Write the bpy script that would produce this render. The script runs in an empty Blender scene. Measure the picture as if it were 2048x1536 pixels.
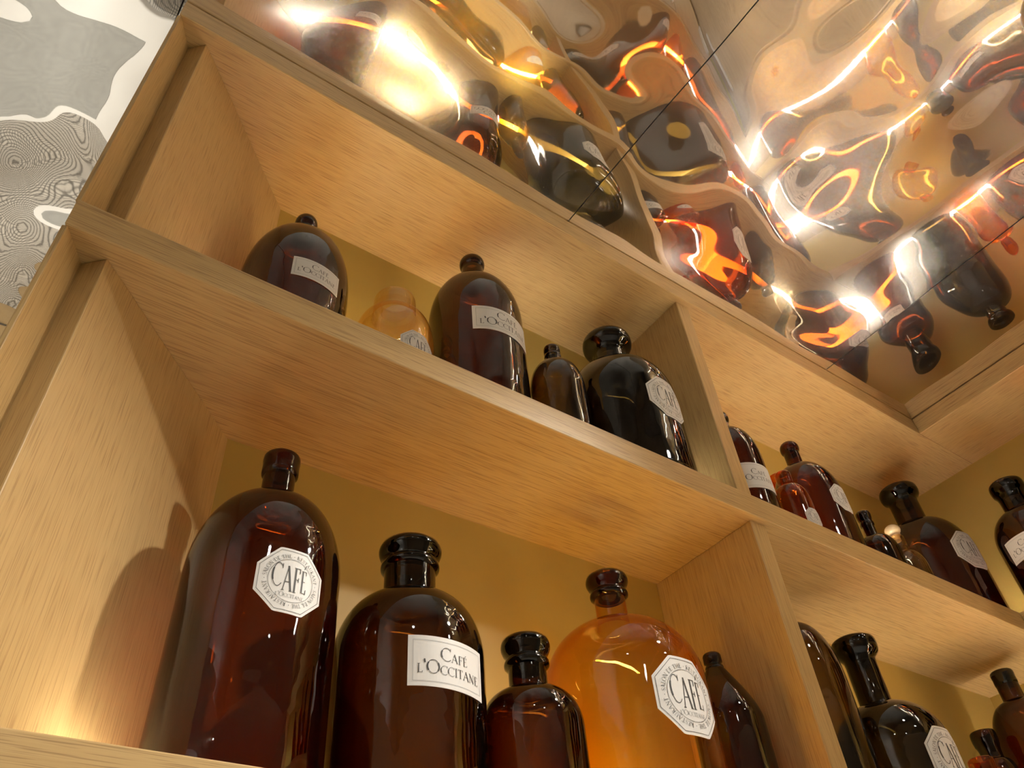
import bpy, bmesh, math, random
import numpy as np
from mathutils import Matrix, Vector

SC = bpy.context.scene
COL = SC.collection
random.seed(4)
ZO = 1.5                                   # camera height above the floor

# ------------------------------------------------------------------ camera
cam_d = bpy.data.cameras.new('camera')
cam_d.sensor_width = 36.0
cam_d.lens = 1618.77 / 2048 * 36.0
cam_d.clip_start = 0.02
cam = bpy.data.objects.new('camera', cam_d)
COL.objects.link(cam)
RX = Vector((0.81555384, -0.57451743, -0.06929398))
UP = Vector((-0.3618954, -0.59980012, 0.71363264))
FW = Vector((0.45155693, 0.55692866, 0.6970845))
m = Matrix.Identity(4)
for i in range(3):
    m[i][0], m[i][1], m[i][2] = RX[i], UP[i], -FW[i]
m[2][3] = ZO
cam.matrix_world = m
SC.camera = cam

# ------------------------------------------------------------------ world, exposure
w = bpy.data.worlds.new('world')
SC.world = w
w.use_nodes = True
w.node_tree.nodes['Background'].inputs[0].default_value = (1.0, 0.92, 0.80, 1)
w.node_tree.nodes['Background'].inputs[1].default_value = 0.07
SC.view_settings.view_transform = 'Standard'
SC.view_settings.look = 'None'
SC.view_settings.gamma = 1.0
SC.view_settings.use_curve_mapping = False
SC.view_settings.exposure = 0.0
cy = SC.cycles
cy.max_bounces = 8
cy.diffuse_bounces = 3
cy.glossy_bounces = 6
cy.transmission_bounces = 4
cy.transparent_max_bounces = 24
cy.use_adaptive_sampling = True
cy.adaptive_threshold = 0.03
cy.sample_clamp_indirect = 8.0
cy.blur_glossy = 0.3
cy.use_denoising = True
cy.use_light_tree = False

LED_COLOR = (1.0, 0.92, 0.76)
LED_POWER = 105.0
DOWNLIGHT_COLOR = (1.0, 0.95, 0.86)

# ------------------------------------------------------------------ measures (metres)
D, DB = 0.4263, 0.5886                     # front and back of the main shelf run
XL, XR, XRB = -0.0366, 1.2390, 1.4022      # left end, front and back of the return run
BT = 0.0304                                # board thickness
ZC = 0.8989 + ZO                           # underside of the mirrored ceiling
Z1B = 0.8661 + ZO
Z2T, Z2B = 0.5261 + ZO, 0.4957 + ZO
Z3T = 0.1596 + ZO
Z3B = Z3T - BT
Z4T = -0.2110 + ZO
Z4B = Z4T - BT
BOARDS = [(Z1B, ZC), (Z2B, Z2T), (Z3B, Z3T), (Z4B, Z4T)]
YEND = -0.75                               # near end of the return run
SET = 0.0087
YLED, XLED = 0.5120, 1.3155             # lit strips let into the boards

# ------------------------------------------------------------------ helpers
def link(o, parent=None):
    COL.objects.link(o)
    if parent is not None:
        o.parent = parent
    return o

def obj(name, verts, faces, mat, parent=None, smooth=False, loc=(0, 0, 0), rotz=0.0):
    me = bpy.data.meshes.new(name)
    me.from_pydata(verts, [], faces)
    me.materials.append(mat)
    if smooth:
        me.polygons.foreach_set('use_smooth', [True] * len(me.polygons))
    me.update()
    o = bpy.data.objects.new(name, me)
    o.location = loc
    o.rotation_euler = (0, 0, rotz)
    return link(o, parent)

def tag(o, label, cat, group=None):
    o['label'] = label
    o['category'] = cat
    if group:
        o['group'] = group
    return o

def empty(name, loc=(0, 0, 0), rotz=0.0):
    o = bpy.data.objects.new(name, None)
    o.location = loc
    o.rotation_euler = (0, 0, rotz)
    o.empty_display_size = 0.05
    return link(o)

def struct(o):
    o['kind'] = 'structure'
    return o

def bevel_box(x0, x1, y0, y1, z0, z1, b=0.0012):
    bm = bmesh.new()
    bmesh.ops.create_cube(bm, size=1.0)
    for v in bm.verts:
        v.co = Vector(((x0 + x1) / 2 + v.co.x * (x1 - x0), (y0 + y1) / 2 + v.co.y * (y1 - y0), (z0 + z1) / 2 + v.co.z * (z1 - z0)))
    if b:
        bmesh.ops.bevel(bm, geom=bm.edges[:], offset=b, segments=2, affect='EDGES', profile=0.5)
    bm.verts.index_update()
    vs = [tuple(v.co) for v in bm.verts]
    fs = [[v.index for v in f.verts] for f in bm.faces]
    bm.free()
    return vs, fs

def box(name, x0, x1, y0, y1, z0, z1, mat, parent=None, b=0.0012, center=True):
    """box with its origin at its own base centre, so object coordinates stay local"""
    c = ((x0 + x1) / 2, (y0 + y1) / 2, z0)
    vs, fs = bevel_box(x0 - c[0], x1 - c[0], y0 - c[1], y1 - c[1], 0, z1 - z0, b)
    return obj(name, vs, fs, mat, parent, loc=c)

def prism(name, poly, z0, z1, mat, parent=None, b=0.001):
    bm = bmesh.new()
    vs = [bm.verts.new((x, y, z0)) for x, y in poly]
    f = bm.faces.new(vs)
    r = bmesh.ops.extrude_face_region(bm, geom=[f])
    for v in [g for g in r['geom'] if isinstance(g, bmesh.types.BMVert)]:
        v.co.z = z1
    bmesh.ops.recalc_face_normals(bm, faces=bm.faces[:])
    if b:
        bmesh.ops.bevel(bm, geom=bm.edges[:], offset=b, segments=2, affect='EDGES', profile=0.5)
    bm.verts.index_update()
    v2 = [tuple(v.co) for v in bm.verts]
    f2 = [[v.index for v in f.verts] for f in bm.faces]
    bm.free()
    return obj(name, v2, f2, mat, parent)

def lathe(prof, seg=56):
    """surface of revolution from (r, z) pairs; a point with r == 0 closes the surface"""
    vs, fs, rings = [], [], []
    for r, z in prof:
        if r <= 1e-6:
            rings.append([len(vs)])
            vs.append((0, 0, z))
        else:
            base = len(vs)
            for k in range(seg):
                a = 2 * math.pi * k / seg
                vs.append((r * math.cos(a), r * math.sin(a), z))
            rings.append(list(range(base, base + seg)))
    for A, Bq in zip(rings, rings[1:]):
        for k in range(seg):
            k2 = (k + 1) % seg
            if len(A) == 1 and len(Bq) == 1:
                continue
            if len(A) == 1:
                fs.append((A[0], Bq[k2], Bq[k]))
            elif len(Bq) == 1:
                fs.append((A[k], A[k2], Bq[0]))
            else:
                fs.append((A[k], A[k2], Bq[k2], Bq[k]))
    return vs, fs

# ------------------------------------------------------------------ materials
def new_mat(name):
    mt = bpy.data.materials.new(name)
    mt.use_nodes = True
    return mt, mt.node_tree.nodes, mt.node_tree.links

def principled(name, col, rough=0.5, metal=0.0, spec=0.5, coat=0.0):
    mt, n, l = new_mat(name)
    b = n['Principled BSDF']
    b.inputs['Base Color'].default_value = (*col, 1)
    b.inputs['Roughness'].default_value = rough
    b.inputs['Metallic'].default_value = metal
    b.inputs['Specular IOR Level'].default_value = spec
    b.inputs['Coat Weight'].default_value = coat
    return mt

def emission(name, col, power):
    mt, n, l = new_mat(name)
    n.remove(n['Principled BSDF'])
    e = n.new('ShaderNodeEmission')
    e.inputs[0].default_value = (*col, 1)
    e.inputs[1].default_value = power
    l.new(e.outputs[0], n['Material Output'].inputs[0])
    return mt

def wood(name, axis, light, dark, pore=0.30, rough=0.42):
    """oak veneer, its grain running along one local axis"""
    mt, n, l = new_mat(name)
    b = n['Principled BSDF']
    tc = n.new('ShaderNodeTexCoord')
    def stretched(along, across, detail, distort=0.0):
        mp = n.new('ShaderNodeMapping')
        s = [across] * 3
        s[axis] = along
        mp.inputs['Scale'].default_value = s
        l.new(tc.outputs['Object'], mp.inputs['Vector'])
        t = n.new('ShaderNodeTexNoise')
        t.inputs['Scale'].default_value = 1.0
        t.inputs['Detail'].default_value = detail
        t.inputs['Distortion'].default_value = distort
        l.new(mp.outputs[0], t.inputs['Vector'])
        return t
    broad = stretched(1.3, 16, 1)
    fine = stretched(5.0, 620, 1.5)
    pores = stretched(26.0, 1300, 1)
    r1 = n.new('ShaderNodeValToRGB')
    r1.color_ramp.elements[0].position = 0.32
    r1.color_ramp.elements[1].position = 0.70
    r1.color_ramp.elements[0].color = (*dark, 1)
    r1.color_ramp.elements[1].color = (*light, 1)
    mixf = n.new('ShaderNodeMix')
    mixf.inputs[0].default_value = 0.62
    l.new(broad.outputs['Fac'], mixf.inputs[2])
    l.new(fine.outputs['Fac'], mixf.inputs[3])
    l.new(mixf.outputs[0], r1.inputs[0])
    r2 = n.new('ShaderNodeValToRGB')
    r2.color_ramp.elements[0].position = 0.36
    r2.color_ramp.elements[1].position = 0.47
    v = 1.0 - pore
    r2.color_ramp.elements[0].color = (v, v * 0.94, v * 0.88, 1)
    r2.color_ramp.elements[1].color = (1, 1, 1, 1)
    l.new(pores.outputs['Fac'], r2.inputs[0])
    mul = n.new('ShaderNodeMix')
    mul.data_type = 'RGBA'
    mul.blend_type = 'MULTIPLY'
    mul.inputs[0].default_value = 1.0
    l.new(r1.outputs[0], mul.inputs[6])
    l.new(r2.outputs[0], mul.inputs[7])
    l.new(mul.outputs[2], b.inputs['Base Color'])
    b.inputs['Roughness'].default_value = rough
    return mt

OAK_L, OAK_D = (0.595, 0.405, 0.172), (0.525, 0.345, 0.138)
WOODX = wood('oak_grain_along_x', 0, OAK_L, OAK_D)
WOODY = wood('oak_grain_along_y', 1, OAK_L, OAK_D)
WOODZ = wood('oak_grain_upright', 2, OAK_L, OAK_D, 0.22)
WOODF = wood('oak_fronts', 2, (0.50, 0.36, 0.20), (0.40, 0.28, 0.15), 0.25)

def paint(name, col, rough=0.55, var=0.06, scale=9.0):
    mt, n, l = new_mat(name)
    b = n['Principled BSDF']
    tc = n.new('ShaderNodeTexCoord')
    t = n.new('ShaderNodeTexNoise')
    t.inputs['Scale'].default_value = scale
    t.inputs['Detail'].default_value = 4
    l.new(tc.outputs['Object'], t.inputs['Vector'])
    r = n.new('ShaderNodeValToRGB')
    r.color_ramp.elements[0].position = 0.3
    r.color_ramp.elements[1].position = 0.7
    r.color_ramp.elements[0].color = (*[c * (1 - var) for c in col], 1)
    r.color_ramp.elements[1].color = (*[min(1, c * (1 + var)) for c in col], 1)
    l.new(t.outputs['Fac'], r.inputs[0])
    l.new(r.outputs[0], b.inputs['Base Color'])
    b.inputs['Roughness'].default_value = rough
    return mt

BACKP = paint('back_panel_gold', (0.55, 0.388, 0.095), 0.5)
PLASTER = paint('plaster_cream', (0.62, 0.55, 0.45), 0.8)
WHITE = paint('white_lacquer', (0.80, 0.79, 0.76), 0.3, 0.02)
GREY = paint('grey_cloth', (0.30, 0.30, 0.28), 0.8, 0.1, 40)
DARKGREY = paint('dark_grey_metal', (0.05, 0.05, 0.05), 0.4, 0.1)
ALU = principled('aluminium', (0.75, 0.75, 0.76), 0.3, 1.0)
LED = emission('led_diffuser', LED_COLOR, LED_POWER)
LED_STRONG = emission('led_diffuser_strong', LED_COLOR, LED_POWER * 2.2)
LED_RETURN = emission('led_diffuser_return', LED_COLOR, LED_POWER * 1.65)
LED_SOFT = emission('led_diffuser_soft', LED_COLOR, LED_POWER * 0.70)
LABEL = paint('label_paper', (0.80, 0.78, 0.75), 0.5, 0.015, 60)
PRINT = principled('label_ink', (0.045, 0.042, 0.042), 0.55)
HAIR = principled('label_ink_fine', (0.25, 0.24, 0.24), 0.55)

STOPPER_GLEAM = principled('stopper_painted_gleam', (0.80, 0.66, 0.42), 0.16, 0.0, 0.6, 0.5)  # pale gold paints in the strip light that a clear stopper would catch

def mirror_mat(name):
    """polished foil with a faint haze over its sharp reflection"""
    mt, n, l = new_mat(name)
    n.remove(n['Principled BSDF'])
    g1 = n.new('ShaderNodeBsdfAnisotropic')
    g1.inputs['Color'].default_value = (0.95, 0.93, 0.89, 1)
    g1.inputs['Roughness'].default_value = 0.02
    g2 = n.new('ShaderNodeBsdfAnisotropic')
    g2.inputs['Color'].default_value = (0.95, 0.93, 0.90, 1)
    g2.inputs['Roughness'].default_value = 0.20
    mx = n.new('ShaderNodeMixShader')
    mx.inputs[0].default_value = 0.16
    l.new(g1.outputs[0], mx.inputs[1])
    l.new(g2.outputs[0], mx.inputs[2])
    l.new(mx.outputs[0], n['Material Output'].inputs[0])
    return mt
MIRROR = mirror_mat('mirror_foil')

GLASS_CACHE = {}
def glass(tint, rough=0.0):
    """thin coloured bottle glass: the wall absorbs more where light crosses it at a slant"""
    key = (tuple(round(c, 4) for c in tint), rough)
    if key in GLASS_CACHE:
        return GLASS_CACHE[key]
    mt, n, l = new_mat('bottle_glass')
    n.remove(n['Principled BSDF'])
    lw = n.new('ShaderNodeLayerWeight')
    lw.inputs['Blend'].default_value = 0.5
    cosn = n.new('ShaderNodeMath')
    cosn.operation = 'SUBTRACT'
    cosn.inputs[0].default_value = 1.0
    l.new(lw.outputs['Facing'], cosn.inputs[1])
    mx = n.new('ShaderNodeMath')
    mx.operation = 'MAXIMUM'
    mx.inputs[1].default_value = 0.40
    l.new(cosn.outputs[0], mx.inputs[0])
    inv = n.new('ShaderNodeMath')
    inv.operation = 'DIVIDE'
    inv.inputs[0].default_value = 1.0
    l.new(mx.outputs[0], inv.inputs[1])
    comb = n.new('ShaderNodeCombineColor')
    for i, c in enumerate(tint):
        pw = n.new('ShaderNodeMath')
        pw.operation = 'POWER'
        pw.inputs[0].default_value = c
        l.new(inv.outputs[0], pw.inputs[1])
        l.new(pw.outputs[0], comb.inputs[i])
    tr = n.new('ShaderNodeBsdfTransparent')
    l.new(comb.outputs[0], tr.inputs[0])
    gl = n.new('ShaderNodeBsdfGlossy')
    gl.inputs['Color'].default_value = (1, 1, 1, 1)
    gl.inputs['Roughness'].default_value = 0.025 + rough
    # slight waviness of old blown glass
    tc = n.new('ShaderNodeTexCoord')
    nz = n.new('ShaderNodeTexNoise')
    nz.inputs['Scale'].default_value = 38.0
    nz.inputs['Detail'].default_value = 1.0
    l.new(tc.outputs['Object'], nz.inputs['Vector'])
    bp = n.new('ShaderNodeBump')
    bp.inputs['Strength'].default_value = 0.25
    bp.inputs['Distance'].default_value = 0.002
    l.new(nz.outputs['Fac'], bp.inputs['Height'])
    l.new(bp.outputs[0], gl.inputs['Normal'])
    geo = n.new('ShaderNodeNewGeometry')
    ior = n.new('ShaderNodeMix')
    ior.inputs[2].default_value = 1.52
    ior.inputs[3].default_value = 1 / 1.52
    l.new(geo.outputs['Backfacing'], ior.inputs[0])
    fr = n.new('ShaderNodeFresnel')
    l.new(ior.outputs[0], fr.inputs['IOR'])
    ms = n.new('ShaderNodeMixShader')
    l.new(fr.outputs[0], ms.inputs[0])
    l.new(tr.outputs[0], ms.inputs[1])
    l.new(gl.outputs[0], ms.inputs[2])
    l.new(ms.outputs[0], n['Material Output'].inputs[0])
    GLASS_CACHE[key] = mt
    return mt

# ------------------------------------------------------------------ the room
def plane_box(name, x0, x1, y0, y1, z0, z1, mat):
    return struct(box(name, x0, x1, y0, y1, z0, z1, mat, b=0))

RW, RE, RS, RN = -2.6, 1.44, -2.8, 3.40     # room limits

def tile_floor():
    mt, n, l = new_mat('mosaic_floor')
    b = n['Principled BSDF']
    tc = n.new('ShaderNodeTexCoord')
    br = n.new('ShaderNodeTexBrick')
    br.offset = 0.0
    br.inputs['Color1'].default_value = (0.72, 0.69, 0.63, 1)
    br.inputs['Color2'].default_value = (0.66, 0.63, 0.57, 1)
    br.inputs['Mortar'].default_value = (0.035, 0.032, 0.028, 1)
    br.inputs['Scale'].default_value = 1.0
    br.inputs['Mortar Size'].default_value = 0.0026
    br.inputs['Brick Width'].default_value = 0.019
    br.inputs['Row Height'].default_value = 0.019
    l.new(tc.outputs['Object'], br.inputs['Vector'])
    l.new(br.outputs['Color'], b.inputs['Base Color'])
    b.inputs['Roughness'].default_value = 0.4
    return mt
plane_box('floor', RW, RE, RS, RN, -0.05, 0.0, tile_floor())
plane_box('wall_right', RE, RE + 0.1, RS, RN, 0, ZC + 0.1, PLASTER)
plane_box('wall_left', RW - 0.1, RW, RS, RN, 0, ZC + 0.1, WHITE)
plane_box('wall_front', RW - 0.1, RE + 0.1, RS - 0.1, RS, 0, ZC + 0.1, PLASTER)
WALLN = wood('oak_wall_cladding', 2, (0.62, 0.44, 0.22), (0.54, 0.37, 0.17), 0.1, 0.6)
plane_box('wall_back', RW - 0.1, RE + 0.1, RN, RN + 0.1, 0, ZC + 0.1, WALLN)
for k, zz in enumerate((0.35, 0.80, 1.30)):
    struct(box('trim_%d' % (k + 1), RW, RE, RN - 0.012, RN - 0.0005, zz, zz + 0.02, DARKGREY, b=0.001))
# partition behind the main shelf run
plane_box('wall_partition', 0.16, RE, DB + 0.013, DB + 0.06, 0, ZC, PLASTER)

# mirrored ceiling: panels of crumpled reflective foil, seams every 0.535 m
def waves(seed, n, lam0, lam1, slope):
    rs = np.random.RandomState(seed)
    out = []
    for i in range(n):
        lam = lam0 * (lam1 / lam0) ** rs.rand()
        a = rs.rand() * 2 * math.pi
        k = 2 * math.pi / lam
        out.append((k * math.cos(a), k * math.sin(a), rs.rand() * 2 * math.pi, slope / k * math.sqrt(2.0 / n)))
    return out

def foil_panel(name, x0, x1, y0, y1, wav, fades, parent, step=0.006, gap=0.0008):
    x0 += gap
    x1 -= gap
    nx = max(2, int(round((x1 - x0) / step)) + 1)
    ny = max(2, int(round((y1 - y0) / step)) + 1)
    X, Y = np.meshgrid(np.linspace(x0, x1, nx), np.linspace(y0, y1, ny))
    H = np.zeros_like(X)
    for kx, ky, ph, am in wav:
        H += am * np.sin(kx * X + ky * Y + ph)
    H = H * fades(X, Y)
    Z = H
    vs = np.stack([X, Y, Z], -1).reshape(-1, 3)
    idx = np.arange(nx * ny).reshape(ny, nx)
    fs = np.stack([idx[:-1, :-1], idx[1:, :-1], idx[1:, 1:], idx[:-1, 1:]], -1).reshape(-1, 4)
    return obj(name, vs.tolist(), fs.tolist(), MIRROR, parent, smooth=True)

ceil_root = empty('ceiling', (0, 0, ZC + 0.0012))
struct(ceil_root)
W_MAIN = waves(11, 26, 0.12, 0.30, 0.036) + waves(5, 14, 0.06, 0.11, 0.008)
W_LEFT = waves(23, 26, 0.12, 0.30, 0.036) + waves(9, 14, 0.045, 0.08, 0.012)
def fade_front(strength):
    def f(X, Y):
        t = np.clip((D - 0.004 - Y) / 0.05, 0, 1)
        return strength * t * t * (3 - 2 * t)
    return f
def fade_right(X, Y):
    t = np.clip((D - 0.004 - Y) / 0.05, 0, 1) * np.clip((XR - 0.004 - X) / 0.05, 0, 1)
    return 0.45 * t
seams = [-0.043, 0.469, 1.004, XR + 0.02]
foil_panel('ceiling_panel', seams[0], seams[1], -1.0, D + 0.02, W_MAIN, fade_front(1.0), ceil_root)
foil_panel('ceiling_panel', seams[1], seams[2], -1.0, D + 0.02, W_MAIN, fade_front(1.0), ceil_root)
foil_panel('ceiling_panel', seams[2], seams[3], -1.0, D + 0.02, W_MAIN, fade_right, ceil_root)
foil_panel('ceiling_panel', -0.60, seams[0], -1.0, 1.9, W_LEFT, lambda X, Y: 1.0, ceil_root)
foil_panel('ceiling_panel', -1.15, -0.60, -1.0, 1.9, W_LEFT, lambda X, Y: 1.0, ceil_root)
def ceil_flat(x0, x1, y0, y1):
    c = ceil_root.location
    vs, fs = bevel_box(x0, x1, y0, y1, 0, 0.05, 0)
    obj('ceiling_board', vs, fs, PLASTER, ceil_root)
ceil_flat(RW, RE, RS, -1.001)
ceil_flat(RW, -1.151, -0.999, RN)
ceil_flat(-1.149, RE, 1.901, RN)
ceil_flat(-0.04, RE, D + 0.021, 1.899)
ceil_flat(XR + 0.021, RE, -0.999, D + 0.019)
obj('ceiling_core', *bevel_box(-1.15, XR + 0.02, -1.0, 1.9, 0.052, 0.07, 0), PLASTER, ceil_root)

# ------------------------------------------------------------------ downlights
def downlight(x, y, aim, watts, label, radius=0.032, cone=80, blend=0.7):
    t = tag(empty('downlight', (x, y, ZC)), label, 'ceiling lamp', 'recessed ceiling downlights')
    pr = [(radius * 1.0, 0.0), (radius * 1.35, -0.001), (radius * 1.40, -0.004), (radius * 1.05, -0.006), (radius * 1.0, -0.002)]
    vs, fs = lathe(pr, 40)
    obj('trim_ring', vs, fs, ALU, t, smooth=True)
    vs, fs = lathe([(0, -0.003), (radius * 0.99, -0.003)], 16)
    obj('lens', vs, [tuple(reversed(f)) for f in fs], emission('downlight_lens', DOWNLIGHT_COLOR, 40.0), t)
    ld = bpy.data.lights.new('lamp', 'SPOT')
    ld.energy = watts
    ld.color = DOWNLIGHT_COLOR
    ld.spot_size = math.radians(cone)
    ld.spot_blend = blend
    ld.shadow_soft_size = 0.022
    lo = bpy.data.objects.new('lamp', ld)
    lo.location = (0, 0, -0.012)
    d = Vector(aim) - Vector((x, y, ZC - 0.012))
    lo.rotation_euler = d.to_track_quat('-Z', 'Y').to_euler()
    link(lo, t)
    return t

downlight(0.76, -0.11, (0.05, 0.47, ZO - 0.14), 50, 'recessed downlight in the mirrored ceiling, nearest the long shelf', cone=54, blend=1.0)
downlight(0.92, -0.48, (0.80, -0.52, 0), 140, 'second recessed downlight from the long shelf, in the mirrored ceiling', cone=84)
downlight(0.20, -0.84, (0.20, -0.80, 0), 140, 'third recessed downlight from the long shelf, in the mirrored ceiling', cone=84)
downlight(-1.60, -1.4, (-2.5, -0.4, 1.3), 120, 'added recessed lamp brightening the white left-hand wall', 0.04, 110)  # added lamp: brightens the left wall for a sheen on the end panel
downlight(-0.10, -0.42, (-0.06, 0.45, ZO - 0.02), 17, 'recessed downlight in the mirrored ceiling, left of the camera', cone=46, blend=0.8)
downlight(-1.45, 1.2, (-0.7, 1.6, 0.7), 130, 'added recessed lamp brightening the white display table', 0.05, 120)  # added lamp: makes the table reflect white in the foil
downlight(-1.45, 2.6, (-0.9, 2.9, 0.0), 150, 'added recessed lamp brightening the floor near the oak back wall', 0.05, 130)  # added lamp: lifts the mosaic floor reflected at the left

# ------------------------------------------------------------------ shelves
def led_strip(parent, x0, x1, y0, y1, z, mat=None):
    """slim aluminium profile let into the board under the bottles, with a lit diffuser"""
    o = box('light_strip', x0, x1, y0, y1, z - 0.006, z + 0.0006, ALU, parent, b=0.0003)
    c = o.location
    i = 0.0015
    vs, fs = bevel_box(x0 - c.x + i, x1 - c.x - i, y0 - c.y + i, y1 - c.y - i, 0.0060, 0.0070, 0)
    obj('diffuser', vs, fs, mat or LED, o)
    return o

A = (-0.0380, 0.4275)
B = (-0.0230, 0.4575)
C = (-0.0070, 0.4420)
DD = (0.1400, 0.5890)                       # where the slanted end panel meets the back

main = tag(empty('wall_shelf', (0, 0, 0)), 'oak wall shelf of long boards facing the viewer, with a slanted left end', 'shelf')
for k, (zb, zt) in enumerate(BOARDS):
    poly = [(-0.0405, D), (XRB + 0.012, D), (XRB + 0.012, DB + 0.012), (0.135, DB + 0.012), (-0.0285, 0.4605)]
    prism('shelf_board', poly, zb, zt, WOODX, main)
box('back_panel', 0.125, XRB, DB, DB + 0.012, 0.0, Z1B, BACKP, main, b=0)
BAYS = [(Z2T, Z1B), (Z3T, Z2B), (Z4T, Z3B)]
ang = math.radians(45)
L45 = math.hypot(DD[0] - C[0], DD[1] - C[1])
for z0, z1 in BAYS:
    # end panel: local x runs from the front edge inwards, local y is its thickness
    vs, fs = bevel_box(0, L45 + 0.010, 0.0, 0.0222, 0, z1 - z0, 0.001)
    obj('end_panel', vs, fs, WOODZ, main, loc=(C[0], C[1], z0), rotz=ang)
    A2 = (A[0] - 0.0035, A[1] + 0.0015)
    B2 = (B[0] - 0.0035, B[1] + 0.0015)
    prism('end_trim', [A, (B[0] + 0.003, B[1] + 0.001), (B[0] + 0.001, B[1] + 0.0045), B2, A2], z0, z1, WOODZ, main, b=0.0005)
for xd, (z0, z1) in zip((0.6642, 0.6697, 0.6670), BAYS):
    box('divider', xd, xd + 0.0244, D + SET, DB, z0, z1, WOODZ, main)
for zb, lit in ((Z2T, LED_STRONG), (Z3T, LED), (Z4T, LED)):
    led_strip(main, 0.082, 0.660, YLED - 0.0065, YLED + 0.0065, zb, lit)
    led_strip(main, 0.700, 1.3085, YLED - 0.0065, YLED + 0.0065, zb, LED_SOFT)

ret = tag(empty('wall_shelf', (0, 0, 0)), 'oak return shelf running along the right-hand wall', 'shelf')
for zb, zt in BOARDS:
    box('shelf_board', XR, XRB + 0.012, YEND, D, zb, zt, WOODY, ret)
box('back_panel', XRB, XRB + 0.012, YEND, DB, 0.0, Z1B, BACKP, ret, b=0)
for z0, z1 in BAYS:
    box('end_panel', XR + SET, XRB, YEND, YEND + 0.0244, z0, z1, WOODZ, ret)
for zb in (Z2T, Z3T, Z4T):
    led_strip(ret, XLED - 0.0065, XLED + 0.0065, YEND + 0.03, YLED + 0.0065, zb, LED_RETURN)

# base cabinets under the lowest board
def cabinet(name, label, x0, x1, y0, y1, doors, face):
    t = tag(empty(name, ((x0 + x1) / 2, (y0 + y1) / 2, 0)), label, 'cabinet', 'oak base cabinets under the shelves')
    px, py = t.location.x, t.location.y
    vs, fs = bevel_box(x0 - px, x1 - px, y0 - py, y1 - py, 0.0, Z4B - 0.0005, 0.001)
    obj('body', vs, fs, WOODF, t)
    for k in range(doors):
        if face == 'y':
            w_ = (x1 - x0) / doors
            a, b_ = x0 + k * w_ + 0.002, x0 + (k + 1) * w_ - 0.002
            vs, fs = bevel_box(a - px, b_ - px, y0 - 0.019 - py, y0 - 0.0005 - py, 0.08, Z4B - 0.02, 0.0015)
            d = obj('door', vs, fs, WOODF, t)
            vs, fs = bevel_box(b_ - 0.04 - px, b_ - 0.028 - px, y0 - 0.04 - py, y0 - 0.02 - py, Z4B - 0.25, Z4B - 0.10, 0.003)
            obj('handle', vs, fs, ALU, d)
        else:
            w_ = (y1 - y0) / doors
            a, b_ = y0 + k * w_ + 0.002, y0 + (k + 1) * w_ - 0.002
            vs, fs = bevel_box(x0 - 0.019 - px, x0 - 0.0005 - px, a - py, b_ - py, 0.08, Z4B - 0.02, 0.0015)
            d = obj('door', vs, fs, WOODF, t)
            vs, fs = bevel_box(x0 - 0.04 - px, x0 - 0.02 - px, b_ - 0.04 - py, b_ - 0.028 - py, Z4B - 0.25, Z4B - 0.10, 0.003)
            obj('handle', vs, fs, ALU, d)
cabinet('base_cabinet', 'oak base cabinet with three doors under the long wall shelf', 0.13, XR - 0.03, D + 0.02, DB - 0.002, 3, 'y')
cabinet('base_cabinet', 'oak base cabinet with two doors under the return shelf', XR + 0.02, XRB - 0.002, YEND, D, 2, 'x')

# ------------------------------------------------------------------ bottles
def smooth_profile(r, hs, hn, rn, neck_top):
    """base fillet, straight body, elliptical shoulder, short fillet into the neck"""
    pr = [(0.0, 0.0015), (r * 0.55, 0.001), (r - 0.006, 0.0)]
    for k in range(1, 7):
        a = -math.pi / 2 + k * math.pi / 12
        pr.append((r - 0.006 + 0.006 * math.cos(a), 0.006 + 0.006 * math.sin(a)))
    for k in range(1, 5):
        pr.append((r, 0.006 + (hs - 0.006) * k / 4))
    f = min(0.004, (hn - hs) * 0.12)
    re = rn + f
    for k in range(1, 17):
        a = math.pi / 2 * k / 16
        rr = re + (r - re) * math.cos(a) if k < 16 else re
        pr.append((rr, hs + (hn - f - hs) * math.sin(a)))
    for k in range(1, 6):
        a = math.pi / 2 * k / 5
        pr.append((rn + f * (1 - math.sin(a)), hn - f + f * (1 - math.cos(a)) + f * 0.0))
    n = 4
    for k in range(1, n + 1):
        pr.append((rn, hn + (neck_top - hn) * k / n))
    return pr

def cone_profile(r, hs, hn, rn, neck_top):
    pr = [(0.0, 0.0015), (r * 0.55, 0.001), (r - 0.005, 0.0)]
    for k in range(1, 7):
        a = -math.pi / 2 + k * math.pi / 12
        pr.append((r - 0.005 + 0.005 * math.cos(a), 0.005 + 0.005 * math.sin(a)))
    for k in range(1, 5):
        pr.append((r, 0.005 + (hs - 0.005) * k / 4))
    for k in range(1, 17):
        t = k / 16
        s = t * t * (3 - 2 * t) * 0.35 + math.sin(t * math.pi / 2) ** 1.6 * 0.65
        pr.append((r + (rn - r) * (1 - math.cos(t * math.pi / 2)) ** 0.8 * 1.0 if t < 1 else rn, hs + (hn - hs) * t))
    for k in range(1, 4):
        pr.append((rn, hn + (neck_top - hn) * k / 3))
    return pr

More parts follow.
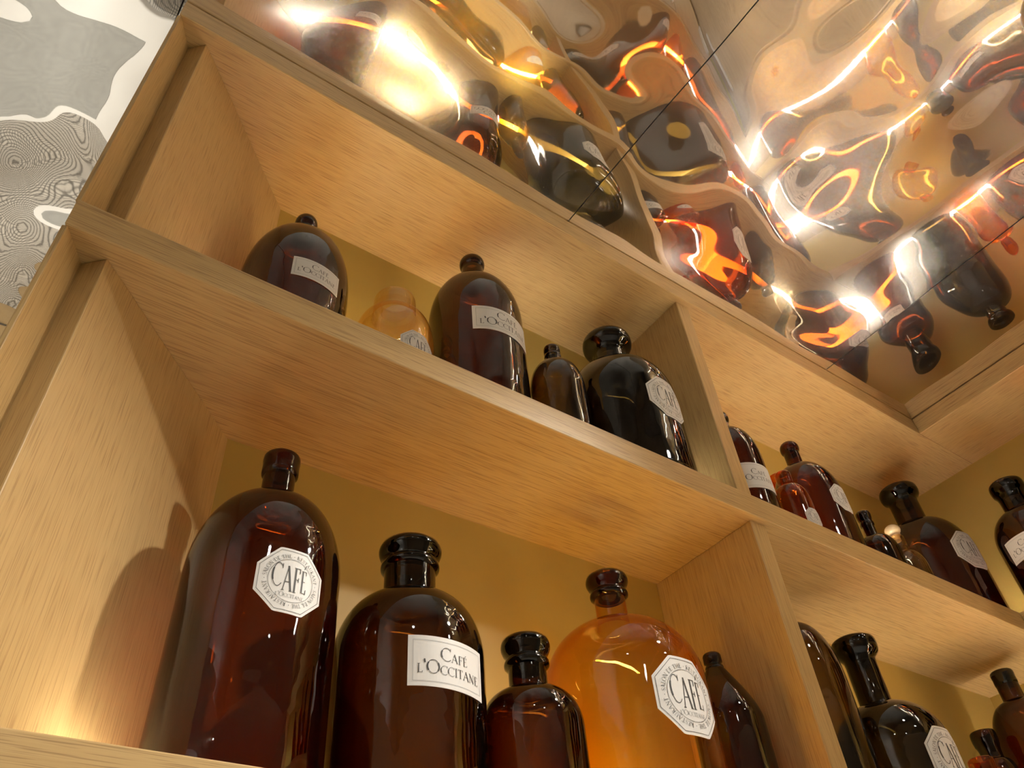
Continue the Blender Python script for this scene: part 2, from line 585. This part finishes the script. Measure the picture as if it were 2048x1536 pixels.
def rim(style, rn, rl, H):
    """lip of the neck, ending in the bore; returns (neck_top, profile)"""
    bore = rn * 0.72
    if style == 'flange':
        t = 0.0075
        nt = H - 0.024
        pr = [(rn, nt), (rn + (rl - rn) * 0.55, nt + 0.002), (rn + (rl - rn) * 0.62, nt + 0.004), (rn + (rl - rn) * 0.55, nt + 0.006),
              (rn + (rl - rn) * 0.25, nt + 0.0075), (rn + (rl - rn) * 0.2, nt + 0.009), (rn + (rl - rn) * 0.6, nt + 0.012),
              (rl * 0.985, nt + 0.016), (rl, nt + 0.0185), (rl * 0.985, nt + 0.021), (rl * 0.93, H), (rl * 0.8, H)]
    elif style == 'collar':
        nt = H - 0.020
        pr = [(rn, nt), (rl * 0.96, nt + 0.0015), (rl * 0.98, nt + 0.004), (rl * 0.97, nt + 0.010), (rl, nt + 0.014), (rl * 1.0, nt + 0.018), (rl * 0.93, H), (rl * 0.75, H)]
    elif style == 'flare':
        nt = H - 0.030
        pr = [(rn, nt), (rn * 1.02, nt + 0.005), (rn + (rl - rn) * 0.3, nt + 0.0095), (rn + (rl - rn) * 0.72, nt + 0.0125), (rl * 0.975, nt + 0.016),
              (rl, nt + 0.020), (rl, nt + 0.0245), (rl * 0.98, nt + 0.028), (rl * 0.93, H), (rl * 0.8, H)]
    elif style == 'jar':
        nt = H - 0.018
        pr = [(rn, nt), (rn, nt + 0.010), (rn * 0.96, nt + 0.014), (rl * 1.03, nt + 0.0165), (rl, H - 0.0005), (rl * 0.93, H)]
        bore = rl * 0.9
    elif style == 'thread':
        nt = H - 0.018
        pr = [(rn, nt), (rl, nt + 0.001), (rl * 1.03, nt + 0.003), (rl, nt + 0.005), (rn * 0.97, nt + 0.006), (rn * 0.97, nt + 0.008), (rl, nt + 0.009),
              (rl, nt + 0.016), (rl * 0.93, H), (rl * 0.7, H)]
    else:   # 'bead', a rounded ball lip
        nt = H - 0.020
        pr = [(rn, nt)]
        for k in range(0, 9):
            a = -math.pi / 2 * 0.7 + k * math.pi * 0.85 / 8
            pr.append((rn * 0.75 + (rl - rn * 0.75) * math.cos(a), nt + 0.0105 + 0.0095 * math.sin(a)))
        pr.append((rl * 0.6, H))
    pr += [(bore, H - 0.003), (bore, nt)]
    return nt, pr

# ---- lettering drawn as strokes: (points, thickness) in a cell one unit high
def arc(cx, cy, rx, ry, a0, a1, n=14):
    return [(cx + rx * math.cos(math.radians(a0 + (a1 - a0) * k / n)), cy + ry * math.sin(math.radians(a0 + (a1 - a0) * k / n))) for k in range(n + 1)]
TK, TN = 0.105, 0.045
def S(x, y, wd=0.16):
    return ([(x - wd / 2, y), (x + wd / 2, y)], TN)
GLY = {
 'C': (0.82, [(arc(.48, .5, .43, .49, 48, 150, 8), TN), (arc(.48, .5, .43, .49, 150, 210, 6), TK), (arc(.48, .5, .43, .49, 210, 315, 8), TN), ([(.77, .98), (.77, .78)], TN)]),
 'A': (0.84, [([(.08, .02), (.41, .98)], TN), ([(.40, .98), (.75, .02)], TK), ([(.20, .36), (.62, .36)], TN), S(.08, .02, .2), S(.75, .02, .22)]),
 'F': (0.62, [([(.17, .02), (.17, .97)], TK), ([(.05, .97), (.54, .97)], TN), ([(.54, .98), (.54, .80)], TN), ([(.17, .52), (.44, .52)], TN), ([(.44, .60), (.44, .44)], TN), S(.17, .02, .26)]),
 'E': (0.64, [([(.17, .02), (.17, .97)], TK), ([(.05, .97), (.53, .97)], TN), ([(.53, .98), (.53, .82)], TN), ([(.17, .52), (.43, .52)], TN), ([(.05, .03), (.58, .03)], TN), ([(.58, .0), (.60, .2)], TN)]),
 'L': (0.60, [([(.17, .02), (.17, .97)], TK), S(.17, .97, .26), ([(.05, .03), (.55, .03)], TN), ([(.55, .0), (.57, .22)], TN)]),
 "'": (0.22, [([(.09, 1.0), (.13, .76)], TK)]),
 'O': (0.98, [(arc(.48, .5, .43, .49, -35, 35, 6), TK), (arc(.48, .5, .43, .49, 35, 145, 9), TN), (arc(.48, .5, .43, .49, 145, 215, 6), TK), (arc(.48, .5, .43, .49, 215, 325, 9), TN)]),
 'I': (0.34, [([(.17, .02), (.17, .97)], TK), S(.17, .97, .26), S(.17, .02, .26)]),
 'T': (0.70, [([(.35, .02), (.35, .97)], TK), ([(.04, .97), (.66, .97)], TN), ([(.05, .98), (.04, .80)], TN), ([(.65, .98), (.66, .80)], TN), S(.35, .02, .26)]),
 'N': (0.88, [([(.14, .02), (.14, .97)], TN), ([(.12, .97), (.72, .03)], TK), ([(.73, .02), (.73, .97)], TN), S(.14, .02), S(.73, .97), S(.08, .97)]),
 'S': (0.56, [(arc(.27, .74, .2, .23, 25, 240, 9), TN), ([(.16, .56), (.40, .42)], TK), (arc(.27, .25, .2, .23, 60, -155, 9), TN)]),
 'D': (0.84, [([(.15, .02), (.15, .97)], TK), (arc(.2, .5, .55, .48, 90, -90, 14), TN), ([(.04, .97), (.22, .97)], TN), ([(.04, .03), (.22, .03)], TN)]),
 'H': (0.88, [([(.15, .02), (.15, .97)], TK), ([(.70, .02), (.70, .97)], TK), ([(.15, .5), (.70, .5)], TN), S(.15, .02), S(.15, .97), S(.70, .02), S(.70, .97)]),
 'R': (0.74, [([(.15, .02), (.15, .97)], TK), (arc(.2, .73, .33, .24, 90, -90, 10), TN), ([(.04, .97), (.22, .97)], TN), ([(.25, .49), (.68, .02)], TK), S(.15, .02)]),
 'U': (0.82, [([(.14, .97), (.14, .35)], TK), (arc(.40, .33, .26, .31, 180, 360, 10), TN), ([(.66, .33), (.66, .97)], TN), S(.14, .97), S(.66, .97)]),
 '*': (0.5, [([(.17, .45), (.29, .45)], 0.14)]),
 ' ': (0.40, []),
}
ACUTE = ([(.30, 1.08), (.44, 1.24)], 0.06)

def text_strokes(txt, first=1.0, rest=1.0, cond=1.0, weight=1.0, track=0.02):
    """strokes of a line of text whose capitals stand `first` high and the others `rest`; returns (strokes, width)"""
    out, x, start = [], 0.0, True
    for ch in txt:
        acute = ch == 'É'
        c = 'E' if acute else ch.upper()
        h = first if ch.isupper() and not acute and ch in 'CO' and rest != first and (start or txt[max(0, txt.index(ch) - 1)] == "'") else rest
        if rest == first:
            h = first
        adv, strokes = GLY[c]
        if c == "'":
            h = first
        for pts, tk in strokes + ([ACUTE] if acute else []):
            out.append(([(x + px * h * cond, py * h) for px, py in pts], tk * h * weight))
        x += adv * h * cond + track
        if ch != ' ':
            start = False
    return out, x - track

def ribbon(strokes, f):
    """strokes -> quads, each point passed through f(u, v)"""
    vs, fs = [], []
    for pts, tk in strokes:
        for (ax, ay), (bx, by) in zip(pts, pts[1:]):
            dx, dy = bx - ax, by - ay
            ln = math.hypot(dx, dy)
            if ln < 1e-9:
                continue
            n = max(1, int(ln / 0.004) if ln > 0.006 else 1)
            nx, ny = -dy / ln * tk / 2, dx / ln * tk / 2
            ex, ey = dx / ln * tk * 0.15, dy / ln * tk * 0.15
            ax2, ay2, bx2, by2 = ax - ex, ay - ey, bx + ex, by + ey
            for k in range(n):
                t0, t1 = k / n, (k + 1) / n
                b0 = len(vs)
                for t, s in ((t0, -1), (t1, -1), (t1, 1), (t0, 1)):
                    vs.append(f(ax2 + (bx2 - ax2) * t + s * nx, ay2 + (by2 - ay2) * t + s * ny))
                fs.append((b0, b0 + 1, b0 + 2, b0 + 3))
    return vs, fs

def scale_strokes(st, s, ox, oy):
    return [([(ox + x * s, oy + y * s) for x, y in pts], tk * s) for pts, tk in st]

def two_line(wid):
    """the words of the square label, centred on 0,0, `wid` wide"""
    l1, w1 = text_strokes('CAFÉ', 1.0, 0.66, 1.0, 1.0, 0.03)
    l2, w2 = text_strokes("L'OCCITANE", 1.0, 0.66, 1.0, 1.0, 0.03)
    s = wid / w2
    return scale_strokes(l1, s, -w1 * s / 2 + 0.05 * wid, 0.10 * s) + scale_strokes(l2, s, -w2 * s / 2, -0.92 * s)

def medallion(size):
    st, fine = [], []
    R_ = size / 2
    # CAFE, tall and narrow
    x = -0.56 * R_
    for ch, hgt, dy, cw in (('C', .74, -.25, .92), ('A', .80, -.35, .82), ('F', .80, -.35, .82), ('E', .72, -.30, .76)):
        adv, strokes = GLY[ch]
        hh = hgt * R_
        ss = strokes + ([ACUTE] if ch == 'E' else [])
        for pts, tk in ss:
            st.append(([(x + px * hh * cw * .52, dy * R_ + py * hh) for px, py in pts], tk * hh * 0.55))
        x += adv * hh * cw * .52 + 0.015 * R_
    l2, w2 = text_strokes("L'OCCITANE", 1.0, 0.8, 1.0, 0.9, 0.03)
    s = 0.82 * R_ / w2
    fine += scale_strokes(l2, s, -0.41 * R_, -0.53 * R_)
    # words around the ring
    ring = "SALON DE THÉ * RESTAURANT * SALON DE THÉ * RESTAURANT * "
    hh, rr = 0.115 * R_, 0.705 * R_
    tot = sum((GLY['E' if c == 'É' else c][0]) for c in ring)
    a = math.radians(178)
    for c in ring:
        key = 'E' if c == 'É' else c
        adv = GLY[key][0] / tot * 2 * math.pi
        am = a - adv / 2
        for pts, tk in GLY[key][1]:
            q = []
            for px, py in pts:
                u = (px - GLY[key][0] / 2) * hh
                v = rr + py * hh
                q.append((v * math.cos(am) + u * math.sin(am), v * math.sin(am) - u * math.cos(am)))
            fine.append((q, tk * hh * 1.1))
        a -= adv
    fine.append((arc(0, 0, .66 * R_, .66 * R_, 0, 360, 40), 0.011 * R_))
    cs = [(0.92 * R_ / math.cos(math.pi / 8) * math.cos(math.radians(22.5 + 45 * k)), 0.92 * R_ / math.cos(math.pi / 8) * math.sin(math.radians(22.5 + 45 * k))) for k in range(9)]
    fine.append((cs, 0.012 * R_))
    return st, fine

def add_label(parent, r, kind, theta, h, wd, hg=None, tilt=0.0):
    th0 = math.radians(theta)
    ct, sn = math.cos(math.radians(tilt)), math.sin(math.radians(tilt))
    def wrap(off):
        def f(u, v):
            u2, v2 = u * ct - v * sn, u * sn + v * ct
            a = th0 + u2 / r
            return ((r + off) * math.cos(a), (r + off) * math.sin(a), h + v2)
        return f
    vs, fs = [], []
    N = 28
    for side, off in enumerate((0.0007, 0.0004)):
        f = wrap(off)
        for k in range(N + 1):
            u = -wd / 2 + wd * k / N
            if kind == 'octagon':
                R_ = wd / 2
                e = R_ * math.tan(math.pi / 8)
                half = R_ if abs(u) <= e else R_ - (abs(u) - e)
            else:
                half = hg / 2
            for j in range(5):
                vs.append(f(u, -half + 2 * half * j / 4))
    n1 = (N + 1) * 5
    for k in range(N):
        for j in range(4):
            a = k * 5 + j
            fs.append((a, a + 5, a + 6, a + 1))
            b = a + n1
            fs.append((b, b + 1, b + 6, b + 5))
        for j in (0, 4):
            a = k * 5 + j
            q = (a, a + n1, a + 5 + n1, a + 5)
            fs.append(q if j == 0 else q[::-1])
    for k in (0, N):
        for j in range(4):
            a = k * 5 + j
            q = (a, a + 1, a + 1 + n1, a + n1)
            fs.append(q if k == 0 else q[::-1])
    lab = obj('label', vs, fs, LABEL, parent, smooth=False)
    lab['label'] = 'white eight-sided paper label with a ring of small words' if kind == 'octagon' else 'white four-sided paper label with two lines of words'
    if kind == 'octagon':
        st, fine = medallion(wd)
    else:
        st = two_line(wd * 0.80)
        i = 0.055 * wd
        x, y = wd / 2 - i, hg / 2 - i
        fine = [([(-x, -y), (x, -y), (x, y), (-x, y), (-x, -y)], 0.0022 * wd + 0.0001)]
    vs, fs = ribbon(st, wrap(0.0010))
    obj('lettering', vs, fs, PRINT, lab)
    vs, fs = ribbon(fine, wrap(0.0010))
    obj('fine_print', vs, fs, HAIR if kind != 'octagon' else PRINT, lab)
    return lab

TINT = {
 'amber':  (0.45, 0.185, 0.055),
 'brown':  (0.36, 0.17, 0.065),
 'dark':   (0.30, 0.165, 0.05),
 'black':  (0.17, 0.14, 0.075),
 'olive':  (0.46, 0.36, 0.15),
 'gold':   (0.95, 0.78, 0.37),
 'honey':  (0.985, 0.91, 0.75),
 'orange': (0.90, 0.56, 0.26),
 'clear':  (0.96, 0.90, 0.80),
}
def bottle(desc, x, y, z0, r, H, hs, hn, rn, rl, style, tint, label=None, shape='round', group=None, neck_tint=None, knob=False):
    t = tag(empty('glass_jar' if style == 'jar' else 'glass_bottle', (x, y, z0 + 0.0012)), desc, 'jar' if style == 'jar' else 'bottle', group or 'apothecary bottles on the shelves')
    nt, pr = rim(style, rn, rl, H)
    prof = (smooth_profile if shape == 'round' else cone_profile)(r, hs, hn, rn, nt)
    vs, fs = lathe(prof)
    T = TINT[tint]
    obj('glass_body', vs, fs, glass(T), t, smooth=True)
    Tn = TINT[neck_tint] if neck_tint else T
    vs, fs = lathe(pr)
    obj('lip', vs, fs, glass(tuple(c ** (0.6 if style == 'jar' else 1.3) for c in Tn)), t, smooth=True)
    if knob:
        kp = [(rn * 0.7, H - 0.006), (rn * 0.7, H + 0.001), (rl * 0.8, H + 0.003)]
        for k in range(9):
            a = -math.pi / 2 * 0.75 + k * (math.pi * 0.875) / 8
            kp.append((max(0.0, rl * 1.05 * math.cos(a)) if k < 8 else 0.0, H + 0.013 + 0.0095 * math.sin(a)))
        vs, fs = lathe(kp)
        obj('stopper', vs, fs, STOPPER_GLEAM, t, smooth=True)
    if label:
        add_label(t, r, *label)
    return t

b = bottle
# long wall shelf, lower bay left of the divider
b('tall reddish-brown bottle with an octagonal label, leftmost on the lower board', .166, .507, Z3T, .0543, .265, .150, .222, .0125, .0147, 'collar', 'amber', ('octagon', -89, .1245, .0465))
b('broad dark brown bottle with a wide neck and a rectangular label, on the lower board', .2855, .507, Z3T, .0572, .218, .114, .170, .0208, .0260, 'flange', 'dark', ('rectangle', -88.2, .0925, .063, .036), neck_tint='black')
b('small dark wide-necked bottle without a label, in front of the golden bottle', .382, .487, Z3T, .0398, .148, .076, .108, .0152, .0202, 'flange', 'dark', neck_tint='black')
b('large golden-yellow glass bottle with an octagonal label', .507, .508, Z3T, .0722, .254, .138, .203, .0150, .0210, 'flange', 'gold', ('octagon', -90.7, .107, .065), neck_tint='amber')
b('slim dark bottle without a label between the golden bottle and the lower divider', .631, .503, Z3T, .0340, .199, .128, .186, .0080, .0092, 'thread', 'brown', shape='cone')
# lower bay right of the divider
b('dark bottle half hidden by the lower divider', .776, .505, Z3T, .0450, .302, .195, .267, .0120, .0150, 'collar', 'olive')
b('black wide-necked bottle with an octagonal label, right of the lower divider', .892, .497, Z3T, .0610, .271, .136, .193, .0180, .0265, 'flare', 'black', ('octagon', -91.6, .1155, .0625))
b('small orange bottle beside the black bottle at the lower right edge of the photo', 1.040, .480, Z3T, .0300, .150, .085, .125, .0120, .0150, 'collar', 'orange')
b('short dark reddish bottle with a flared lip at the lower right edge', 1.190, .531, Z3T, .0270, .224, .130, .190, .0135, .0168, 'flare', 'brown')
b('tall brown bottle standing in the lower inside corner of the shelves', 1.262, .4985, Z3T, .0490, .311, .205, .270, .0150, .0160, 'collar', 'brown', neck_tint='black')
# upper bay left of the divider
b('domed dark brown bottle with a rectangular label, leftmost on the upper board', .150, .507, Z2T, .0520, .222, .098, .184, .0105, .0120, 'bead', 'brown', ('rectangle', -86, .0755, .048, .0265))
b('honey-coloured wide-mouthed jar with an octagonal label', .260, .507, Z2T, .0420, .159, .076, .126, .0228, .0185, 'jar', 'honey', ('octagon', -80.8, .0485, .040))
b('tall dark brown bottle with a rectangular label in the middle of the upper bay', .365, .507, Z2T, .0545, .302, .170, .251, .0132, .0158, 'bead', 'brown', ('rectangle', -89, .131, .0755, .037))
b('small olive-brown bottle without a label between the tall bottle and the black one', .449, .475, Z2T, .0313, .157, .082, .130, .0090, .0096, 'thread', 'olive')
b('large black bottle with a flared lip and an octagonal label beside the upper divider', .571, .497, Z2T, .0685, .258, .132, .200, .0205, .0325, 'flare', 'black', ('octagon', -83.6, .1015, .062))
# upper bay right of the divider
b('dark brown bottle with a rectangular label half hidden by the upper divider', .736, .475, Z2T, .0360, .186, .100, .155, .0100, .0125, 'bead', 'brown', ('rectangle', -108, .056, .056, .038))
b('orange bottle without a label standing behind its smaller neighbours', .958, .552, Z2T, .0300, .218, .130, .185, .0120, .0150, 'collar', 'orange')
b('small orange bottle with an octagonal label on the upper board', .822, .465, Z2T, .0232, .112, .060, .092, .0080, .0105, 'collar', 'orange', ('octagon', -95, .0285, .0265))
b('tall reddish-brown bottle with an octagonal label right of the upper divider', .912, .490, Z2T, .0456, .220, .112, .176, .0112, .0138, 'bead', 'amber', ('octagon', -86, .0935, .0435))
b('small black bottle without a label right of the tall reddish-brown bottle', 1.0125, .475, Z2T, .0278, .122, .050, .082, .0085, .0105, 'flange', 'dark')
b('small clear bottle with a round glass stopper', 1.131, .497, Z2T, .0268, .1315, .072, .106, .0090, .0115, 'collar', 'clear', knob=True)
b('big dark brown bottle with a flared black lip, in the upper inside corner', 1.264, .517, Z2T, .0697, .284, .128, .210, .0235, .0325, 'flare', 'brown', ('octagon', -98.6, .121, .066), neck_tint='black')
# return shelf, upper board
b('brown bottle with a rectangular label, first on the return shelf at the right edge', 1.321, .375, Z2T, .0580, .226, .120, .172, .0215, .0265, 'flare', 'brown', ('rectangle', 177, .094, .063, .037), neck_tint='black')

# bottles of which the photograph shows only the reflection in the mirrored ceiling
REFL = 'bottles seen in the mirrored ceiling'
def plain(desc, x, y, z0, r, H, tint, style='collar', lab=None, wide=False):
    rn = r * (0.36 if wide else 0.24)
    b(desc, x, y, z0, r, H, H * 0.55, H * 0.80, rn, rn * 1.28, style, tint, lab, group=REFL)
U, V = 'on the upper return board, seen in the ceiling mirror', 'on the middle return board, seen in the ceiling mirror'
W = 'on the lowest return board, seen in the ceiling mirror'
M = 'on the lowest long board, seen in the ceiling mirror'
plain('tall black bottle ' + U, 1.322, .235, Z2T, .052, .26, 'black', 'flare', None, True)
plain('small orange bottle ' + U, 1.300, .145, Z2T, .030, .16, 'orange')
plain('broad brown bottle with a label ' + U, 1.325, .045, Z2T, .058, .22, 'brown', 'flange', ('octagon', 180, .08, .05), True)
plain('tall reddish bottle ' + U, 1.325, -.090, Z2T, .050, .28, 'amber')
plain('tiny clear bottle ' + U, 1.295, -.185, Z2T, .026, .12, 'clear')
plain('dark wide-necked bottle ' + U, 1.322, -.290, Z2T, .056, .24, 'dark', 'flange', None, True)
plain('tall dark bottle with a label ' + V, 1.322, .330, Z3T, .056, .27, 'brown', 'flare', ('octagon', 180, .10, .055), True)
plain('golden bottle ' + V, 1.310, .205, Z3T, .042, .18, 'gold')
plain('broad black bottle ' + V, 1.325, .085, Z3T, .058, .22, 'black', 'flange', None, True)
plain('reddish bottle with a label ' + V, 1.325, -.055, Z3T, .054, .28, 'amber', 'collar', ('rectangle', 180, .10, .055, .032))
plain('small honey-coloured bottle ' + V, 1.300, -.160, Z3T, .032, .15, 'honey')
plain('dark bottle ' + V, 1.325, -.275, Z3T, .055, .25, 'dark')
plain('reddish bottle ' + W, 1.325, .300, Z4T, .055, .25, 'amber')
plain('pale golden bottle ' + W, 1.320, .165, Z4T, .050, .22, 'gold')
plain('brown wide-necked bottle ' + W, 1.325, .020, Z4T, .058, .23, 'brown', 'flange', None, True)
plain('black bottle ' + W, 1.325, -.130, Z4T, .055, .27, 'black')
plain('small orange bottle ' + W, 1.305, -.235, Z4T, .032, .16, 'orange')
plain('golden bottle ' + M, .270, .507, Z4T, .052, .24, 'gold')
plain('black bottle with a flared lip ' + M, .400, .505, Z4T, .056, .25, 'black', 'flare', None, True)
plain('small honey-coloured bottle ' + M, .510, .490, Z4T, .034, .17, 'honey')
plain('reddish-brown bottle ' + M, .605, .507, Z4T, .048, .26, 'amber')
plain('broad brown bottle with a label ' + M, .790, .507, Z4T, .060, .23, 'brown', 'flange', ('octagon', -90, .09, .055), True)
plain('orange bottle ' + M, .930, .505, Z4T, .046, .21, 'orange')
plain('dark bottle ' + M, 1.070, .507, Z4T, .054, .26, 'dark', 'flare', None, True)

# ------------------------------------------------------------------ the room behind, seen in the mirrored ceiling at the left
tb = tag(empty('display_table', (-0.45, 1.60, 0)), 'white display table behind the shelves, seen in the mirrored ceiling', 'table')
vs, fs = bevel_box(-0.75, 0.55, -0.34, 0.30, 0.72, 0.75, 0.004)
obj('table_top', vs, fs, WHITE, tb)
for sx in (-0.70, 0.50):
    for sy in (-0.29, 0.25):
        vs, fs = bevel_box(sx - 0.02, sx + 0.02, sy - 0.02, sy + 0.02, 0.0, 0.72, 0.002)
        obj('leg', vs, fs, DARKGREY, tb)
cl = box('cloth', -0.62, -0.28, 1.36, 1.84, 0.7503, 0.7533, GREY, b=0.001)
tag(cl, 'grey cloth laid across the white display table', 'cloth')
vs, fs = lathe([(0, 0.0), (0.07, 0.0), (0.10, 0.012), (0.13, 0.045), (0.127, 0.047), (0.095, 0.018), (0, 0.008)], 48)
bw = obj('bowl', vs, fs, DARKGREY, None, smooth=True, loc=(-0.80, 1.56, 0.7504))
tag(bw, 'dark round bowl on the white display table', 'bowl')
